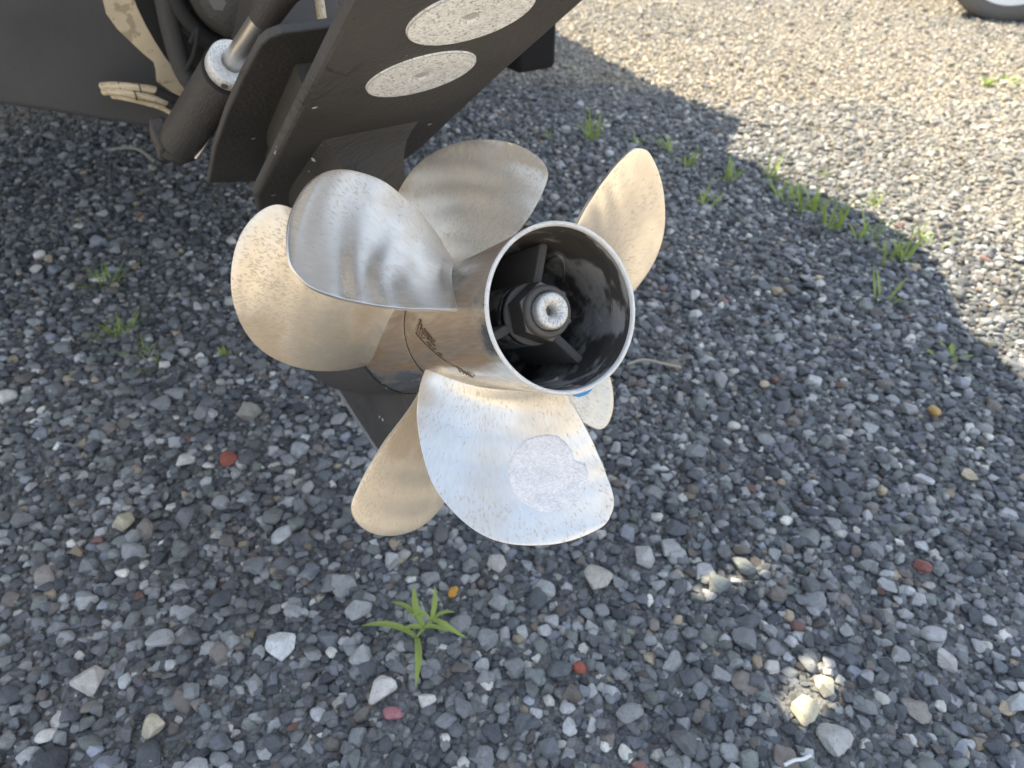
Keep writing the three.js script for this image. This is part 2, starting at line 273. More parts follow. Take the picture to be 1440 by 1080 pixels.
{
  const r = rng(2024), list = [];
  const layer = (x0, x1, z0, z1, cell, smin, smax, pw, yk, keep, margin) => {
    for (let x = x0; x < x1; x += cell) for (let z = z0; z < z1; z += cell) {
      const X = x + (r() - 0.5) * cell * 1.5, Z = z + (r() - 0.5) * cell * 1.5, s = smin + (smax - smin) * Math.pow(r(), pw), k = r(), ca = r();
      if (k > keep || !shown(X, Z, margin)) continue;
      if (s > 0.012 && !freeOf(X, Z, s)) continue;
      const depth = Math.hypot(X, Z, EYE);
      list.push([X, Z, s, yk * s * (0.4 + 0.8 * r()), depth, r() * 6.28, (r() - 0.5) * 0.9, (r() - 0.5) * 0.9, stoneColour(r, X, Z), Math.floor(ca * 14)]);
    }
  };
  // near yard: fines, chips and the larger stones on top; farther out only what can be made out
  layer(-1.7, 1.7, -1.9, -0.2, 0.0064, 0.0055, 0.0105, 1.4, 0.42, 1, 1.06);
  layer(-2.3, 2.3, -2.6, -0.2, 0.0102, 0.010, 0.021, 1.8, 0.45, 1, 1.14);
  layer(-2.3, 2.3, -2.6, -0.2, 0.025, 0.018, 0.034, 2.2, 0.42, 0.62, 1.16);
  layer(-4.5, 5.5, -6.4, -2.6, 0.0138, 0.009, 0.019, 1.7, 0.38, 1, 1.12);
  layer(-4.5, 5.5, -6.4, -2.6, 0.036, 0.018, 0.034, 2.2, 0.45, 0.5, 1.12);
  const size = (e) => e[2] / e[4], inView = (e) => shown(e[0], e[1], 0.98);
  const order = list.filter((e) => e[2] > 0.016 && inView(e)).sort((a, b) => size(b) - size(a)).slice(0, 300), one = new Set(order);
  const q = new THREE.Quaternion(), e3 = new THREE.Euler(), p = V(0, 0, 0), s3 = V(1, 1, 1), m4 = new THREE.Matrix4();
  const place = (e) => { e3.set(e[6], e[5], e[7]); q.setFromEuler(e3); p.set(e[0], e[3], e[1]); s3.setScalar(e[2] / 2); };
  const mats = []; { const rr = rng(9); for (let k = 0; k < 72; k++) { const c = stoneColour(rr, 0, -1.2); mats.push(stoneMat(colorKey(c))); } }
  order.forEach((e, i) => { const m = part('stone', stoneMid[e[9]], mats[i % 72], yard); place(e); m.position.copy(p); m.quaternion.copy(q); m.scale.copy(s3); });
  // the rest, uncountable: instanced, by shape and by how near they lie
  const rest = list.filter((e) => !one.has(e)), bins = {};
  for (const e of rest) { const near = e[4] < 1.5 && e[2] > 0.0095, key = (near ? 'n' : 'f') + e[9]; (bins[key] = bins[key] || []).push(e); }
  for (const key of Object.keys(bins)) {
    const b = bins[key], im = new THREE.InstancedMesh((key[0] === 'n' ? stoneMid : stoneCoarse)[+key.slice(1)], stoneShared, b.length), c = new THREE.Color();
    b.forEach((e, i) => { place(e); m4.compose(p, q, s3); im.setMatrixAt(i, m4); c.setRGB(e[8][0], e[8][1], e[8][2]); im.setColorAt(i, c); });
    im.name = 'gravel'; im.userData.kind = 'stuff'; im.castShadow = im.receiveShadow = true; yard.add(im);
  }
  console.log('stones', list.length);
}

// ---------------------------------------------------------------- the boat on its trailer
const boat = poseBoat(thing('motor_boat', 'dark painted boat hull and transom behind the stern drive', 'boat'));
const B = (F, S, y) => V(S, y, -F);                                          // boat frame: x starboard, y up, -z to the bow
function quadMesh(rows, closed) { // rows of points -> indexed surface with uv in metres
  const pos = [], uv = [], idx = [], n = rows[0].length; let v = 0;
  rows.forEach((row, j) => { if (j) v += row[0].distanceTo(rows[j - 1][0]); let u = 0; row.forEach((p, i) => { if (i) u += p.distanceTo(row[i - 1]); pos.push(p.x, p.y, p.z); uv.push(u / 0.5, v / 0.5); }); });
  for (let j = 0; j + 1 < rows.length; j++) for (let i = 0; i + 1 < n; i++) { const a = j * n + i, b = a + 1, c = a + n, d = c + 1; idx.push(a, c, b, b, c, d); }
  const g = new THREE.BufferGeometry(); g.setAttribute('position', new THREE.Float32BufferAttribute(pos, 3)); g.setAttribute('uv', new THREE.Float32BufferAttribute(uv, 2)); g.setIndex(idx); g.computeVertexNormals(); return g;
}
{
  const half = (F) => 0.60 + 0.55 * sstep(0.85, 2.1, F) - 1.12 * Math.pow(sstep(3.2, 6.4, F), 1.6);
  const keel = (F) => 0.405 + 0.55 * Math.pow(sstep(3.5, 6.5, F), 2);
  const sec = (F, s) => { const w = half(F), k = keel(F); return [B(F, 0, k), B(F, s * w * 0.5, k + 0.182 * w), B(F, s * w * 0.96, k + 0.35 * w)]; };
  const side = (F, s) => { const w = half(F), k = keel(F); return [B(F, s * w * 0.96, k + 0.35 * w), B(F, s * w, k + 0.35 * w + 0.03), B(F, s * w * 1.03, 1.08)]; };
  const Fs = []; for (let k = 0; k <= 16; k++) Fs.push(0.85 + k * 0.35);
  for (const s of [-1, 1]) { part('hull_bottom', quadMesh(Fs.map((F) => sec(F, s))), M.hullPaint, boat); part('hull_side', quadMesh(Fs.map((F) => side(F, s))), M.white, boat); }
  const w = half(0.85), k0 = keel(0.85), sh = new THREE.Shape();
  sh.moveTo(0, k0 + 0.004); sh.lineTo(w * 0.96, k0 + 0.35 * w); sh.lineTo(w * 1.0, k0 + 0.35 * w + 0.03); sh.lineTo(w * 1.03, 1.08); sh.lineTo(-w * 1.03, 1.08); sh.lineTo(-w, k0 + 0.35 * w + 0.03); sh.lineTo(-w * 0.96, k0 + 0.35 * w); sh.closePath();
  const tg = new THREE.ExtrudeGeometry(sh, { depth: 0.04, bevelEnabled: true, bevelSize: 0.006, bevelThickness: 0.006, bevelSegments: 3 }); tg.translate(0, 0, -0.85 - 0.04);
  { const uv = tg.attributes.uv; for (let i = 0; i < uv.count; i++) uv.setXY(i, uv.getX(i) * 1.7, uv.getY(i) * 1.7); }
  part('transom', tg, M.hullPaint, boat);
  // unseen slab added above the stern, its outline shaped to throw the yard shadow
  const edge = [[0.30, 0.0], [0.31, 0.30], [0.42, 0.52], [0.64, 0.66], [0.91, 0.782], [1.08, 0.869], [1.19, 1.0], [1.32, 1.10], [1.48, 1.152], [1.62, 1.16], [1.76, 1.142], [2.02, 1.182], [2.18, 1.432], [2.80, 1.50], [3.64, 1.69], [4.6, 1.62], [5.6, 1.15], [6.5, 0.25]];
  const ps = new THREE.Shape(); edge.forEach(([F, S], i) => (i ? ps.lineTo(S, F) : ps.moveTo(S, F)));
  for (const [F, S] of [[6.5, -0.25], [5.6, -1.05], [4.6, -1.35], [2.1, -1.25], [1.2, -1.05], [0.6, -0.9], [0.40, -0.75], [0.31, -0.5], [0.30, -0.2]]) ps.lineTo(S, F);
  const sunSlot = (pts) => { const h = new THREE.Path(); pts.forEach(([F, S], i) => (i ? h.lineTo(S, F) : h.moveTo(S, F))); h.closePath(); ps.holes.push(h); };
  sunSlot([[0.884, -0.024], [0.868, 0.100], [0.890, 0.104], [0.908, -0.022]]); sunSlot([[0.700, -0.046], [0.712, 0.030], [0.746, 0.046], [0.764, 0.020], [0.750, -0.050]]);  // openings added to let two sun patches fall on the gravel
  const pg = new THREE.ExtrudeGeometry(ps, { depth: 0.012, bevelEnabled: false }); pg.rotateX(-Math.PI / 2); pg.translate(0, 1.194, 0);
  part('shadow_slab', pg, M.white, boat);
}
{ // bare gelcoat round the drive's opening in the transom, and a black plate painted as the shade inside it
  const flat = (pts, F, depth) => { const s = new THREE.Shape(); pts.forEach(([px, py], i) => { const p = inBoat(onTransom(px, py, F)); i ? s.lineTo(p.x, p.y) : s.moveTo(p.x, p.y); }); const g = new THREE.ExtrudeGeometry(s, { depth, bevelEnabled: false }); g.translate(0, 0, -F - depth); const uv = g.attributes.uv; for (let i = 0; i < uv.count; i++) uv.setXY(i, uv.getX(i) * 4, uv.getY(i) * 4); return g; };
  part('bare_gelcoat', flat([[128, -60], [142, -20], [146, 3], [150, 20], [166, 42], [185, 60], [202, 76], [217, 88], [220, 100], [221, 115], [240, 128], [256, 142], [300, 172], [420, 120], [420, -60]], 0.838, 0.006), M.gelcoat, boat, 'cream bare gelcoat with ragged painted edge');
  part('opening_shade_plate', flat([[172, -60], [182, -20], [194, 12], [205, 35], [218, 58], [232, 80], [244, 96], [262, 118], [310, 150], [420, 110], [420, -60]], 0.832, 0.004), M.black, boat);  // black plate laid over the transom in place of a shaded void
}
{ // three worn hydraulic hoses looped against the transom
  const hose = (pts, r) => tube(pts.map(([x, y, F]) => inBoat(onTransom(x, y, F))), r, 40, 10);
  part('hose', hose([[262, 146, 0.80], [240, 134, 0.795], [215, 126, 0.79], [185, 122, 0.79], [160, 120, 0.80], [143, 121, 0.815]], 0.0048), M.gelcoat, boat, 'worn cream hydraulic hose');
  part('hose', hose([[262, 158, 0.80], [238, 145, 0.795], [212, 137, 0.79], [185, 132, 0.79], [165, 129, 0.795], [146, 129, 0.815]], 0.0046), M.gelcoat, boat, 'worn cream hydraulic hose');
  part('hose', hose([[250, 164, 0.80], [230, 152, 0.80], [205, 144, 0.80], [180, 138, 0.80], [158, 134, 0.815]], 0.0042), M.gelcoat, boat, 'worn cream hydraulic hose');
  const fit = (a, b, F, r) => rod(inBoat(onTransom(a[0], a[1], F)), inBoat(onTransom(b[0], b[1], F)), r, 16);
  for (const [x, y, F] of [[196, 123, 0.79], [190, 134, 0.79], [168, 121, 0.797]]) { const c = inBoat(onTransom(x, y, F)), g = new THREE.TorusGeometry(0.0055, 0.0011, 6, 18); g.rotateY(Math.PI / 2); g.translate(c.x, c.y, c.z); part('hose_clamp', g, M.nut, boat); }
  part('hose_fitting', fit([262, 147], [218, 127], 0.792, 0.0068), M.rubber, boat); part('hose_fitting', fit([266, 160], [236, 145], 0.790, 0.0066), M.rubber, boat);
}
{ // trailer bunk: a carpeted beam that carries the hull
  const t = poseBoat(thing('trailer_bunk', 'black carpeted trailer beam end showing past the anode plate', 'trailer beam'));
  const g = new RoundedBoxGeometry(0.085, 0.16, 4.4, 3, 0.012); g.translate(0.545, 0.512, -0.83 - 2.2); part('beam', g, M.carpet, t);
  for (const F of [1.9, 4.2]) { const p = new THREE.BoxGeometry(0.06, 0.44, 0.06); p.translate(0.545, 0.22, -F); part('post', p, M.black, t); }
  const c = poseBoat(thing('trailer_bunk', 'black carpeted trailer beam under the far side of the hull', 'trailer beam'));
  const g2 = g.clone(); g2.translate(-1.09, 0, 0); part('beam', g2, M.carpet, c);
  for (const F of [1.9, 4.2]) { const p = new THREE.BoxGeometry(0.06, 0.44, 0.06); p.translate(-0.545, 0.22, -F); part('post', p, M.black, c); }
}

// ---------------------------------------------------------------- the stern drive (frame: x starboard, y up, z aft along the shaft)
const drive = poseDrive(thing('stern_drive', 'tilted dark stern drive leg with two round pale anodes', 'stern drive'));
function uvScale(g, k) { const uv = g.attributes.uv; for (let i = 0; i < uv.count; i++) uv.setXY(i, uv.getX(i) * k, uv.getY(i) * k); return g; }
function boxUV(g, k) { const p = g.attributes.position, n = g.attributes.normal, uv = new Float32Array(p.count * 2); for (let i = 0; i < p.count; i++) { const ax = Math.abs(n.getX(i)), ay = Math.abs(n.getY(i)), az = Math.abs(n.getZ(i)); const a = ay >= ax && ay >= az ? [p.getX(i), p.getZ(i)] : ax >= az ? [p.getZ(i), p.getY(i)] : [p.getX(i), p.getY(i)]; uv[2 * i] = a[0] * k; uv[2 * i + 1] = a[1] * k; } g.setAttribute('uv', new THREE.BufferAttribute(uv, 2)); return g; }
function plate(pts, y0, y1, bevel) { // outline in (x, z)
  const s = new THREE.Shape(); pts.forEach(([x, z], i) => (i ? s.lineTo(x, -z) : s.moveTo(x, -z)));
  const g = new THREE.ExtrudeGeometry(s, { depth: y1 - y0 - 2 * bevel, bevelEnabled: true, bevelSize: bevel, bevelThickness: bevel, bevelSegments: 3, curveSegments: 12 });
  g.rotateX(-Math.PI / 2); g.translate(0, y0 + bevel, 0); return boxUV(g, 2);
}
const PLATE = 0.188, PX = 0.013;
{
  const L = PX - 0.082, Rr = PX + 0.083;
  const cav = part('anode_plate', plate([[L, 0.06], [L + 0.012, 0.085], [Rr - 0.012, 0.085], [Rr, 0.06], [Rr - 0.004, -0.15], [Rr, -0.36], [Rr - 0.02, -0.50], [PX, -0.60], [L + 0.02, -0.54], [L, -0.42]], PLATE, PLATE + 0.013, 0.0048), M.paint, drive, 'flat dark plate carrying the anodes');
  for (const z of [-0.0245, -0.117]) { // two zinc discs sunk a little into the plate's underside
    const an = part('anode', boxUV(new THREE.LatheGeometry([[0, 0.0006], [0.0070, 0.0008], [0.0082, 0.0002], [0.0096, -0.0008], [0.0240, -0.0013], [0.0402, -0.0009], [0.0410, -0.0004], [0.0412, 0.0006], [0.0412, 0.006]].map((q) => new THREE.Vector2(q[0], q[1])), 72), 7), M.zinc, drive, 'round pale zinc anode');
    an.position.set(PX - 0.002, PLATE - 0.0008, z); an.scale.set(1.04, 1, 0.935);
    const bolt = part('anode_bolt', new THREE.CylinderGeometry(0.0042, 0.0042, 0.003, 6), M.zinc, an); bolt.position.y = 0.0013;
  }
  part('splash_plate', plate([[-0.062, -0.1745], [0.075, -0.172], [0.087, -0.2], [0.087, -0.62], [-0.02, -0.632], [-0.088, -0.586], [-0.0905, -0.44], [-0.087, -0.33], [-0.081, -0.245], [-0.0745, -0.19], [-0.070, -0.179]], 0.250, 0.258, 0.0022), M.paint, drive, 'thin dark upper plate');
  // leg between the plates and the gear housing: a blunt-backed fin section
  const rows = []; for (let j = 0; j <= 40; j++) {
    const t = j / 40, y = 0.26 - t * 0.24, z0 = -0.248 - 0.05 * sstep(0.1, 0.9, t) + 0.012 * (y < 0.188 ? Math.exp(-(0.188 - y) / 0.010) : 1), z1 = -0.60 + 0.02 * t, fl = y < 0.188 ? Math.exp(-(0.188 - y) / 0.010) : 1, w = 0.028 + 0.012 * (1 - sstep(0, 0.5, t)) + 0.014 * fl + 0.012 * sstep(0.75, 1, t), row = [];
    for (let i = 0; i <= 24; i++) { const a = i / 24, s = a < 0.5 ? -1 : 1, q = a < 0.5 ? 1 - a * 2 : (a - 0.5) * 2; const z = z1 + (z0 - z1) * Math.pow(q, 0.8), ww = w * (0.12 + 0.88 * Math.pow(Math.sin(Math.min(1, (1 - Math.pow(q, 0.8)) < 0.5 ? 1 : 1) * Math.PI / 2 * Math.min(1, q * 1.9 + 0.02)), 0.8)); row.push(V(PX * (1 - t) + s * ww, y, z)); }
    row.push(row[0].clone()); rows.push(row);
  }
  part('leg', quadMesh(rows), M.paint, drive);
  const neck = new RoundedBoxGeometry(0.085, 0.07, 0.27, 4, 0.014); neck.translate(0.012, 0.226, -0.385); part('plate_spacer', boxUV(neck, 2), M.paint, drive);
  part('gear_housing', latheZ([[0, -0.70], [0.018, -0.694], [0.034, -0.672], [0.046, -0.63], [0.054, -0.56], [0.057, -0.45], [0.0565, -0.33], [0.0557, -0.2970], [0.0500, -0.2970], [0.0480, -0.2900], [0, -0.2900]], 64), M.paint, drive);
  // skeg under the gear housing, with a worn leading edge
  const sk = new THREE.Shape(); sk.moveTo(-0.66, -0.045); sk.lineTo(-0.60, -0.098); sk.lineTo(-0.545, -0.140); sk.lineTo(-0.49, -0.180); sk.quadraticCurveTo(-0.46, -0.2, -0.44, -0.195); sk.lineTo(-0.38, -0.14); sk.lineTo(-0.36, -0.045); sk.closePath();
  const sg = new THREE.ExtrudeGeometry(sk, { depth: 0.008, bevelEnabled: true, bevelSize: 0.004, bevelThickness: 0.004, bevelSegments: 2 }); sg.rotateY(-Math.PI / 2); sg.translate(0.004, 0, 0);
  part('skeg', boxUV(sg, 2), M.paint, drive);
  const edgePts = [[-0.668, -0.052], [-0.600, -0.103], [-0.545, -0.145], [-0.492, -0.184]].map(([z, y]) => V(-0.003, y, z));
  const eg = tube(edgePts, 0.0085, 20, 6); eg.scale(0.9, 1, 1); part('skeg_edge', eg, mat({ map: M.zinc.map, color: new THREE.Color(0.28, 0.28, 0.28), roughness: 0.85 }), drive, 'grey worn leading edge');
  // upper gear housing, its rear cover and the universal-joint bell toward the transom
  const up = new RoundedBoxGeometry(0.095, 0.16, 0.26, 6, 0.03); up.translate(0.032, 0.338, -0.50); part('upper_housing', boxUV(up, 2), M.paint, drive);
}
{ // trim ram: barrel, cast end cap, rod and rod end
  const lo = inDrive(at(255, 195, 0.85)), hi = inDrive(at(382, 6, 0.60)), dir = hi.clone().sub(lo).normalize(), Lt = lo.distanceTo(hi), capAt = inDrive(at(328, 87, 0.684)), c = capAt.clone().sub(lo).dot(dir);
  const P = (d) => lo.clone().addScaledVector(dir, d), ram = new THREE.Group(); ram.name = 'trim_ram'; drive.add(ram); ram.userData.label = 'dark hydraulic trim ram with bare metal end cap';
  part('barrel', uvScale(latheAlong(P(-0.005), dir, [[0, 0], [0.0215, 0], [0.0235, 0.003], [0.0235, c - 0.021], [0.0228, c - 0.0185], [0.0, c - 0.0185]]), 1), M.paint, ram);
  part('end_cap', latheAlong(P(c - 0.0185), dir, [[0, 0], [0.0222, 0], [0.0222, 0.0150], [0.0212, 0.0165], [0.0115, 0.0172], [0.0110, 0.012], [0, 0.012]]), M.castAlu, ram, 'bare cast metal end cap');
  part('ram_rod', latheAlong(P(c - 0.012), dir, [[0, 0], [0.0098, 0], [0.0098, Lt * 0.30], [0.0092, Lt * 0.305], [0.0092, Lt * 0.30 + 0.004], [0, Lt * 0.30 + 0.004]], 32), M.chrome, ram, 'polished steel ram rod');
  part('rod_end', latheAlong(P(c - 0.012 + Lt * 0.30), dir, [[0, 0], [0.0108, 0], [0.0135, 0.004], [0.0145, 0.05], [0.018, 0.075], [0.018, 0.11], [0, 0.12]], 32), M.paint, ram);
  // recessed port in the cap
  const side = inDrive(camera.position).sub(capAt); side.addScaledVector(dir, -side.dot(dir)).normalize(); const s2 = side.clone().applyAxisAngle(dir, 0.25);
  part('cap_port', rod(P(c - 0.012).addScaledVector(s2, 0.0150), P(c - 0.012).addScaledVector(s2, 0.0232), 0.0032, 20), M.nut, ram);
  part('barrel_base', latheAlong(P(-0.024), dir, [[0, 0], [0.0245, 0], [0.0248, 0.004], [0.0248, 0.020], [0.0225, 0.0215], [0, 0.0215]], 8), M.paint, ram);
  part('cap_seal', latheAlong(P(c - 0.0215), dir, [[0.0226, 0], [0.0242, 0.0006], [0.0242, 0.0024], [0.0226, 0.003]], 48), M.rubber, ram);
  { const b = inDrive(at(228, 196, 0.86)), br = new RoundedBoxGeometry(0.018, 0.040, 0.05, 3, 0.005); br.translate(b.x, b.y, b.z); part('pivot_bracket', boxUV(br, 2), M.paint, ram); }
  part('oil_pipe', tube([inDrive(at(276, 222, 0.86)), inDrive(at(288, 205, 0.85)), inDrive(at(304, 176, 0.83)), inDrive(at(322, 140, 0.80))], 0.0030, 24, 8), M.chrome, ram);
}
{ // gimbal ring, bellows and swivel housing between transom and leg
  const T = (x, y, F) => inDrive(onTransom(x, y, F));
  part('gimbal_ring', tube([T(226, -70, 0.76), T(229, -25, 0.76), T(236, 20, 0.757), T(246, 62, 0.75), T(258, 98, 0.745), T(272, 118, 0.74), T(292, 118, 0.735), T(310, 95, 0.73)], 0.0125, 48, 14), M.paint, drive);
  for (let k = 0; k < 4; k++) { const c = T(330, -25, 0.80 - k * 0.018), g = new THREE.TorusGeometry(0.085 - k * 0.003, 0.010, 12, 48); const q = new THREE.Quaternion().setFromUnitVectors(V(0, 0, 1), BOW.clone().transformDirection(driveInv)); g.applyQuaternion(q); g.translate(c.x, c.y, c.z); part('bellows_ring', g, M.rubber, drive); }
  const c = T(338, -22, 0.66), body = latheAlong(T(338, -22, 0.80), T(338, -22, 0.55).sub(T(338, -22, 0.80)).normalize(), [[0, 0], [0.05, 0], [0.062, 0.03], [0.066, 0.07], [0.060, 0.11], [0.048, 0.14], [0, 0.15]], 40); part('swivel_housing', uvScale(body, 1), M.paint, drive);
  const b0 = at(306, 3, 0.72), b1 = at(306, 3, 0.70); part('housing_bolt', rod(inDrive(b0), inDrive(b1), 0.008, 6), M.nut, drive);
  part('control_cable', tube([T(268, 60, 0.72), T(278, 40, 0.71), T(272, 78, 0.71), T(262, 98, 0.715)], 0.003, 30, 8), M.rubber, drive);
  const s0 = inDrive(at(448, -8, 0.62)), s1 = inDrive(at(455, 42, 0.62)); const strip = rod(s0, s1, 0.0042, 8); part('sunlit_gap_strip', strip, M.gelcoat, drive, 'cream strip painted as sunlit ground glimpsed behind the upper plate');  // cream strip standing in for bright sunlit ground seen through a gap
}
// propeller shaft belongs to the drive and carries both propellers
part('propeller_shaft', latheZ([[0, -0.30], [0.0125, -0.30], [0.0125, -0.046], ...Array.from({ length: 17 }, (_, k) => [k % 2 ? 0.0114 : 0.0122, -0.034 + k * 0.00115]), [0.0113, -0.0142], [0.0103, -0.0131], [0.0056, -0.0131], [0.0032, -0.0178], [0.0030, -0.0260], [0, -0.0265]], 48), M.shaft, drive, 'bright bare metal threaded shaft end');
{ const d = part('centre_hole', new THREE.CircleGeometry(0.00302, 24), M.drill, drive); d.position.z = -0.0240; }

// ---------------------------------------------------------------- propellers
const TURN = 0.3367; // between the angles measured in the photograph and the drive's own frame
function spline(C, n = 14) { const P = [[2 * C[0][0] - C[1][0], 2 * C[0][1] - C[1][1]], ...C, [2 * C[C.length - 1][0] - C[C.length - 2][0], 2 * C[C.length - 1][1] - C[C.length - 2][1]]], o = []; for (let i = 1; i + 2 < P.length; i++) for (let k = 0; k < n; k++) { const t = k / n; o.push([0, 1].map((q) => { const a = P[i - 1][q], b = P[i][q], c = P[i + 1][q], d = P[i + 2][q]; return 0.5 * (2 * b + (c - a) * t + (2 * a - 5 * b + 4 * c - d) * t * t + (3 * b - 3 * c + d - a) * t * t * t); })); } o.push(C[C.length - 1]); return o; }
function bladeSurface(g, sig, C, root, seed, ripple) {
  const line = spline(C); let top = 0; line.forEach((p, i) => { if (p[1] > line[top][1]) top = i; });
  const rmax = line[top][1], a = line.slice(0, top + 1), b = line.slice(top).reverse();
  const find = (L, r) => { if (r <= L[0][1]) return L[0][0]; for (let i = 1; i < L.length; i++) if (L[i][1] >= r) { const t = (r - L[i - 1][1]) / Math.max(1e-9, L[i][1] - L[i - 1][1]); return L[i - 1][0] + (L[i][0] - L[i - 1][0]) * t; } return L[L.length - 1][0]; };
  const axial = (th, r) => g[0] + sig * g[1] / (2 * Math.PI) * th + g[2] * (r - 0.05) + g[3] * th * th + g[4] * (r - 0.05) ** 2 * 10
    + ripple * Math.sin(r * 245 + th * 2.2 + 5 * vnoise(r * 22, th * 2.5 + seed, 0, seed)) * (0.4 + 1.2 * vnoise(r * 30 + 3, th * 2 + 7, 0, seed + 2)) * sstep(0.055, 0.08, r) * sstep(rmax, rmax - 0.02, r);   // polishing ripples
  const point = (th, r) => V(r * Math.cos(th), r * Math.sin(th), axial(th, r));
  const normal = (th, r) => { const e = 1e-4, p = point(th, r); const n = point(th + e, r).sub(p).cross(point(th, r + e).sub(p)).normalize(); return n.z < 0 ? n.negate() : n; };
  const thick = (u, r) => { const t = 0.0072 - 0.0048 * sstep(0.05, rmax, r) + 0.012 * Math.exp(-Math.max(0, r - 0.051) / 0.0065); return 0.0009 + 0.5 * t * Math.pow(Math.max(0, 4 * u * (1 - u)), 0.55); };
  const te = (r) => find(a, r), le = (r) => find(b, r);
  return { te, le, rmax, point, normal, thick, root };
}
function bladeGeo(S, uvo) {
  const NU = 46, NV = 56, pos = [], uv = [], idx = [], ring = 2 * NU;
  for (let j = 0; j <= NV; j++) {
    const v = j / NV, r = S.root + (S.rmax - 1e-5 - S.root) * (1 - Math.pow(1 - v, 2.2)), t0 = S.te(r), t1 = S.le(r);
    for (let i = 0; i < ring; i++) {
      const aft = i <= NU, k = aft ? i / NU : (ring - i) / NU, u = 0.5 - 0.5 * Math.cos(Math.PI * k), th = t0 + (t1 - t0) * u;
      const w = S.thick(u, r), close = Math.min(1, Math.pow((S.rmax - r) / 0.006, 0.5)), n = S.normal(th, r), p = S.point(th, r).addScaledVector(n, (aft ? 1 : -1) * (0.0008 + (w - 0.0008) * close));
      pos.push(p.x, p.y, p.z); uv.push(th * 0.11 / 0.25 + uvo[0] + (aft ? 0 : 0.37), r / 0.25 + uvo[1]);
    }
  }
  for (let j = 0; j < NV; j++) for (let i = 0; i < ring; i++) { const i2 = (i + 1) % ring, a = j * ring + i, b = j * ring + i2, c = a + ring, d = b + ring; idx.push(a, b, c, b, d, c); }
  const c0 = pos.length / 3; // close the tip
  let s = [0, 0, 0]; for (let i = 0; i < ring; i++) for (let q = 0; q < 3; q++) s[q] += pos[(NV * ring + i) * 3 + q] / ring; pos.push(...s); uv.push(uvo[0], S.rmax / 0.25 + uvo[1]);
  for (let i = 0; i < ring; i++) idx.push(NV * ring + i, NV * ring + (i + 1) % ring, c0);
  const g = new THREE.BufferGeometry(); g.setAttribute('position', new THREE.Float32BufferAttribute(pos, 3)); g.setAttribute('uv', new THREE.Float32BufferAttribute(uv, 2)); g.setIndex(idx); g.computeVertexNormals(); return g;
}
function patchGeo(S, poly, lift) { // a thin film that follows the blade's face
  const NR = 14, n = poly.length, c = poly.reduce((a, p) => [a[0] + p[0] / n, a[1] + p[1] / n], [0, 0]), pos = [], uv = [], idx = [];
  const put = (th, r, up) => { const u = (th - S.te(r)) / (S.le(r) - S.te(r)), p = S.point(th, r).addScaledVector(S.normal(th, r), S.thick(Math.min(1, Math.max(0, u)), r) + up); pos.push(p.x, p.y, p.z); uv.push(th * 0.11 / 0.1, r / 0.1); };
  put(c[0], c[1], lift); const N = n * 4, bp = (k) => { const a = poly[Math.floor(k / 4) % n], b = poly[(Math.floor(k / 4) + 1) % n], t = (k % 4) / 4, w = 1 + 0.022 * (hash2(k, 3, 5) - 0.5); return [c[0] + (a[0] + (b[0] - a[0]) * t - c[0]) * w, c[1] + (a[1] + (b[1] - a[1]) * t - c[1]) * w]; };
  for (let j = 1; j <= NR + 1; j++) for (let k = 0; k < N; k++) { const b = bp(k), t = Math.min(1, j / NR); put(c[0] + (b[0] - c[0]) * t, c[1] + (b[1] - c[1]) * t, j > NR ? -0.0005 : lift); }
  for (let k = 0; k < N; k++) idx.push(0, 1 + k, 1 + (k + 1) % N);
  for (let j = 0; j < NR; j++) for (let k = 0; k < N; k++) { const a = 1 + j * N + k, b = 1 + j * N + (k + 1) % N; idx.push(a, a + N, b, b, a + N, b + N); }
  const g = new THREE.BufferGeometry(); g.setAttribute('position', new THREE.Float32BufferAttribute(pos, 3)); g.setAttribute('uv', new THREE.Float32BufferAttribute(uv, 2)); g.setIndex(idx); g.computeVertexNormals(); return g;
}
const rearS = bladeSurface([-0.09484, 0.52835, -0.0634, 0.01012, 0.18927], 1, [[0.523, 0.05], [0.5371, 0.092], [0.4924, 0.1381], [0.4308, 0.1546], [0.3433, 0.1609], [0.155, 0.1634], [-0.0794, 0.157], [-0.3067, 0.1327], [-0.4565, 0.1064], [-0.6146, 0.0792], [-0.779, 0.05]], 0.0475, 3, 0.00030);
const frontS = bladeSurface([-0.21649, 0.59756, 0.09605, -0.01655, -0.03592], -1, [[-0.2792, 0.052], [-0.3538, 0.0816], [-0.4086, 0.112], [-0.397, 0.1514], [-0.3475, 0.173], [-0.1763, 0.1817], [0.067, 0.1737], [0.286, 0.1517], [0.4611, 0.117], [0.5877, 0.0846], [0.7161, 0.052]], 0.049, 8, 0.00026);

